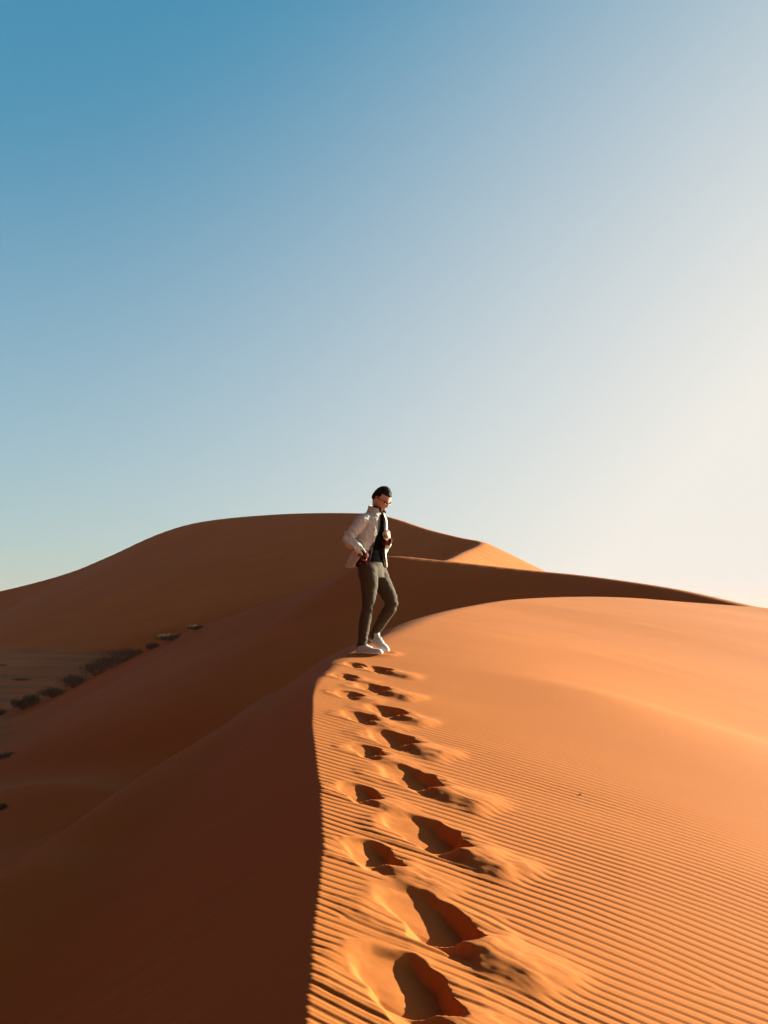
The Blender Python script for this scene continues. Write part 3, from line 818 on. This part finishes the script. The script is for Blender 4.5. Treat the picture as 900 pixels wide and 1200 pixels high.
# white low trainers
for hp_, d, pt in FEET:
    fw, sd, up = foot_axes(d, pt)
    def station(t, w, lo, hi, toe):
        w *= .88; hi *= .84
        c = hp_ + fw * t + up * (lo + toe)
        r = []
        for k in range(18):
            a = 2 * math.pi * k / 18
            y_ = math.cos(a); z_ = math.sin(a)
            y2 = math.copysign(abs(y_) ** .75, y_) * w
            z2 = (hi if z_ > 0 else .0) * abs(z_) ** .8
            r.append(c + sd * y2 + up * z2)
        return r
    sole_z = .024
    bm = bmesh.new()
    prof = ((-.004, .018, .03), (.004, .032, .070), (.03, .037, .088), (.07, .037, .092), (.10, .038, .082), (.14, .042, .064), (.18, .046, .052), (.22, .045, .044), (.25, .036, .034), (.268, .020, .020))
    loft(bm, [station(t, w, sole_z - .004, h, .012 * max(0, (t - .18) / .09)) for t, w, h in prof])
    bmesh.ops.bevel(bm, geom=bm.edges[:], offset=.001, segments=1, affect='EDGES') if False else None
    shoe = mesh_obj("shoe", bm, M_SHOE, person)
    bm = bmesh.new()
    rings = []
    for zz, g in ((0, .0), (.004, .003), (.020, .004), (.026, .001)):
        r = []
        for t, w in ((-.010, .0), (-.007, .018), (.004, .030), (.03, .035), (.07, .035), (.10, .036), (.14, .040), (.18, .044), (.22, .043), (.25, .036), (.270, .021), (.277, .0)):
            r.append((t, w))
        out = [hp_ + fw * (t + (g if t > .1 else -g)) + sd * (w + (g if w else 0)) + up * (zz + .012 * max(0, (t - .18) / .09)) for t, w in r]
        out += [hp_ + fw * (t + (g if t > .1 else -g)) - sd * (w + (g if w else 0)) + up * (zz + .012 * max(0, (t - .18) / .09)) for t, w in r[-2:0:-1]]
        rings.append(out)
    loft(bm, rings)
    mesh_obj("sole", bm, M_SOLE, shoe)
    bm = bmesh.new()
    for t in (.105, .122, .139, .156):
        hgt = .024 + .84 * (.080 if t < .11 else .072 if t < .13 else .062 if t < .15 else .056)
        limb(bm, [(*(hp_ + fw * t + up * hgt - sd * .022), .003), (*(hp_ + fw * (t + .004) + up * (hgt + .006)), .0032), (*(hp_ + fw * t + up * hgt + sd * .022), .003)], 6, 2)
    mesh_obj("laces", bm, M_SOLE, shoe)
    bm = bmesh.new()
    c = hp_ + fw * .045 + up * .098
    loft(bm, [ellipse(c + up * z_, fw * a_, sd * b_, 16) for z_, a_, b_ in ((-.03, .036, .030), (0, .038, .032), (.012, .036, .030))])
    mesh_obj("ankle_collar", bm, M_SHOE, shoe)
    bm = bmesh.new()
    loft(bm, [ellipse(hp_ + fw * .004 + up * z_, fw * .011, sd * .020, 12) for z_ in (.045, .07, .098)])
    mesh_obj("heel_tab", bm, M_LINING, shoe)["label"] = "dark heel tab"

# ------------------------------------------------------------------ desert shrubs along the foot of the middle dune
M_LEAF = plain("dry_leaf", (.105, .082, .048), .8, .2, .35, 3)
M_STEM = plain("dry_stem", (.075, .05, .032), .9, .1)
def shrub(name, label, px, y, w, h, seed, dense=1.0, dy=.0, group="shrubs along the dune foot", cat="shrub"):
    rr = random.Random(seed)
    k = at(px, 700, y); x = k[0]; z = height(x, y + dy)
    w *= 1.2; h *= 1.0
    root = bpy.data.objects.new(name, None); COL.objects.link(root)
    root.location = (x, y + dy, z - .04); root.empty_display_size = .3
    tag(root, label, cat, group)
    bm = bmesh.new(); bs = bmesh.new()
    lobes = [(rr.uniform(-.36, .36) * w, rr.uniform(-.3, .3) * w, rr.uniform(.35, .62) * h, rr.uniform(.26, .42) * w, rr.uniform(.3, .45) * h) for _ in range(max(4, int(5 + 3 * w)))]
    for (lx, ly, lz, lr, lh) in lobes:
        limb(bs, [(rr.uniform(-.06, .06), rr.uniform(-.06, .06), -.05, .018), (lx * .5, ly * .5, lz * .5, .013), (lx, ly, lz + lh * .4, .005)], 6, 3)
        for _ in range(int(170 * dense)):
            d = Vector((rr.gauss(0, 1), rr.gauss(0, 1), rr.gauss(0, 1))).normalized() * (rr.random() ** .45)
            c = Vector((lx + d.x * lr, ly + d.y * lr, max(.01, lz + d.z * lh)))
            a = (d * .7 + Vector((rr.gauss(0, .5), rr.gauss(0, .5), .55 + rr.gauss(0, .3)))).normalized()
            b = a.orthogonal().normalized(); b.rotate(Matrix.Rotation(rr.uniform(0, 6.28), 3, a))
            L, W_ = rr.uniform(.05, .11), rr.uniform(.008, .017)
            bm.faces.new([bm.verts.new(c - b * W_), bm.verts.new(c + b * W_), bm.verts.new(c + a * L + b * W_ * .3), bm.verts.new(c + a * L - b * W_ * .3)])
    mesh_obj("stems", bs, M_STEM, root); mesh_obj("foliage", bm, M_LEAF, root, False)
    return root
SHRUBS = [
    (240, 50.2, .50, .18, "small shrub nearest the man, highest on the dune edge"),
    (213, 50.8, 1.05, .30, "flat wide shrub standing just below the highest small shrub"),
    (190, 51.4, .50, .32, "little round shrub in the gap between two wide shrubs"),
    (160, 52.2, 1.6, .62, "broad shrub at the upper end of the dense shrub row"),
    (146, 52.6, 1.1, .50, "low bush leaning against the broad upper shrub"),
    (127, 53.0, 1.05, .80, "tallest bushy shrub in the middle of the dense row"),
    (103, 53.3, 1.3, .62, "rounded shrub just left of the tallest one"),
    (80, 53.6, 1.15, .5, "dark shrub at a gap in the lower row"),
    (58, 54.0, .80, .62, "upright shrub with a ragged top in the lower row"),
    (46, 54.2, .75, .55, "pale loose shrub at the lower end of the row"),
    (17, 54.6, .50, .28, "small dark tuft beside the shrub at the frame edge"),
    (4, 55.0, .90, .36, "dark flat shrub cut by the left frame edge")]
for i, (px, y, w, h, lab) in enumerate(SHRUBS):
    shrub("desert_shrub", lab, px, y, w, h, 40 + i, 1.0, -1.9)
for i, (px, y, w, h, lab) in enumerate(((28, 72, .75, .14, "low grass tuft alone on the grey flat"), (4, 82, .6, .12, "grass tuft far out on the grey flat by the frame edge"),
                                       (12, 36, .75, .14, "low dead tuft in the dark hollow below the shrubs"), (5, 28, .35, .12, "small tuft at the bottom of the dark hollow"))):
    shrub("grass_tuft", lab, px, y, w, h, 90 + i, .4, 0, "tufts on the valley ground", "grass tuft")

# ------------------------------------------------------------------ small things on the lit sand
px_, py_ = on_W(680, 932)
bm = bmesh.new(); bmesh.ops.create_icosphere(bm, subdivisions=2, radius=.006)
for v in bm.verts: v.co = Vector((v.co.x * 1.3, v.co.y, v.co.z * .7)) * (1 + .25 * mnoise.noise(v.co * 90))
p = mesh_obj("pebble", bm, plain("dark_stone", (.045, .03, .025), .7)); p.location = (px_, py_, height(px_, py_) + .004)
tag(p, "tiny dark pebble lying alone on the rippled sand", "pebble")
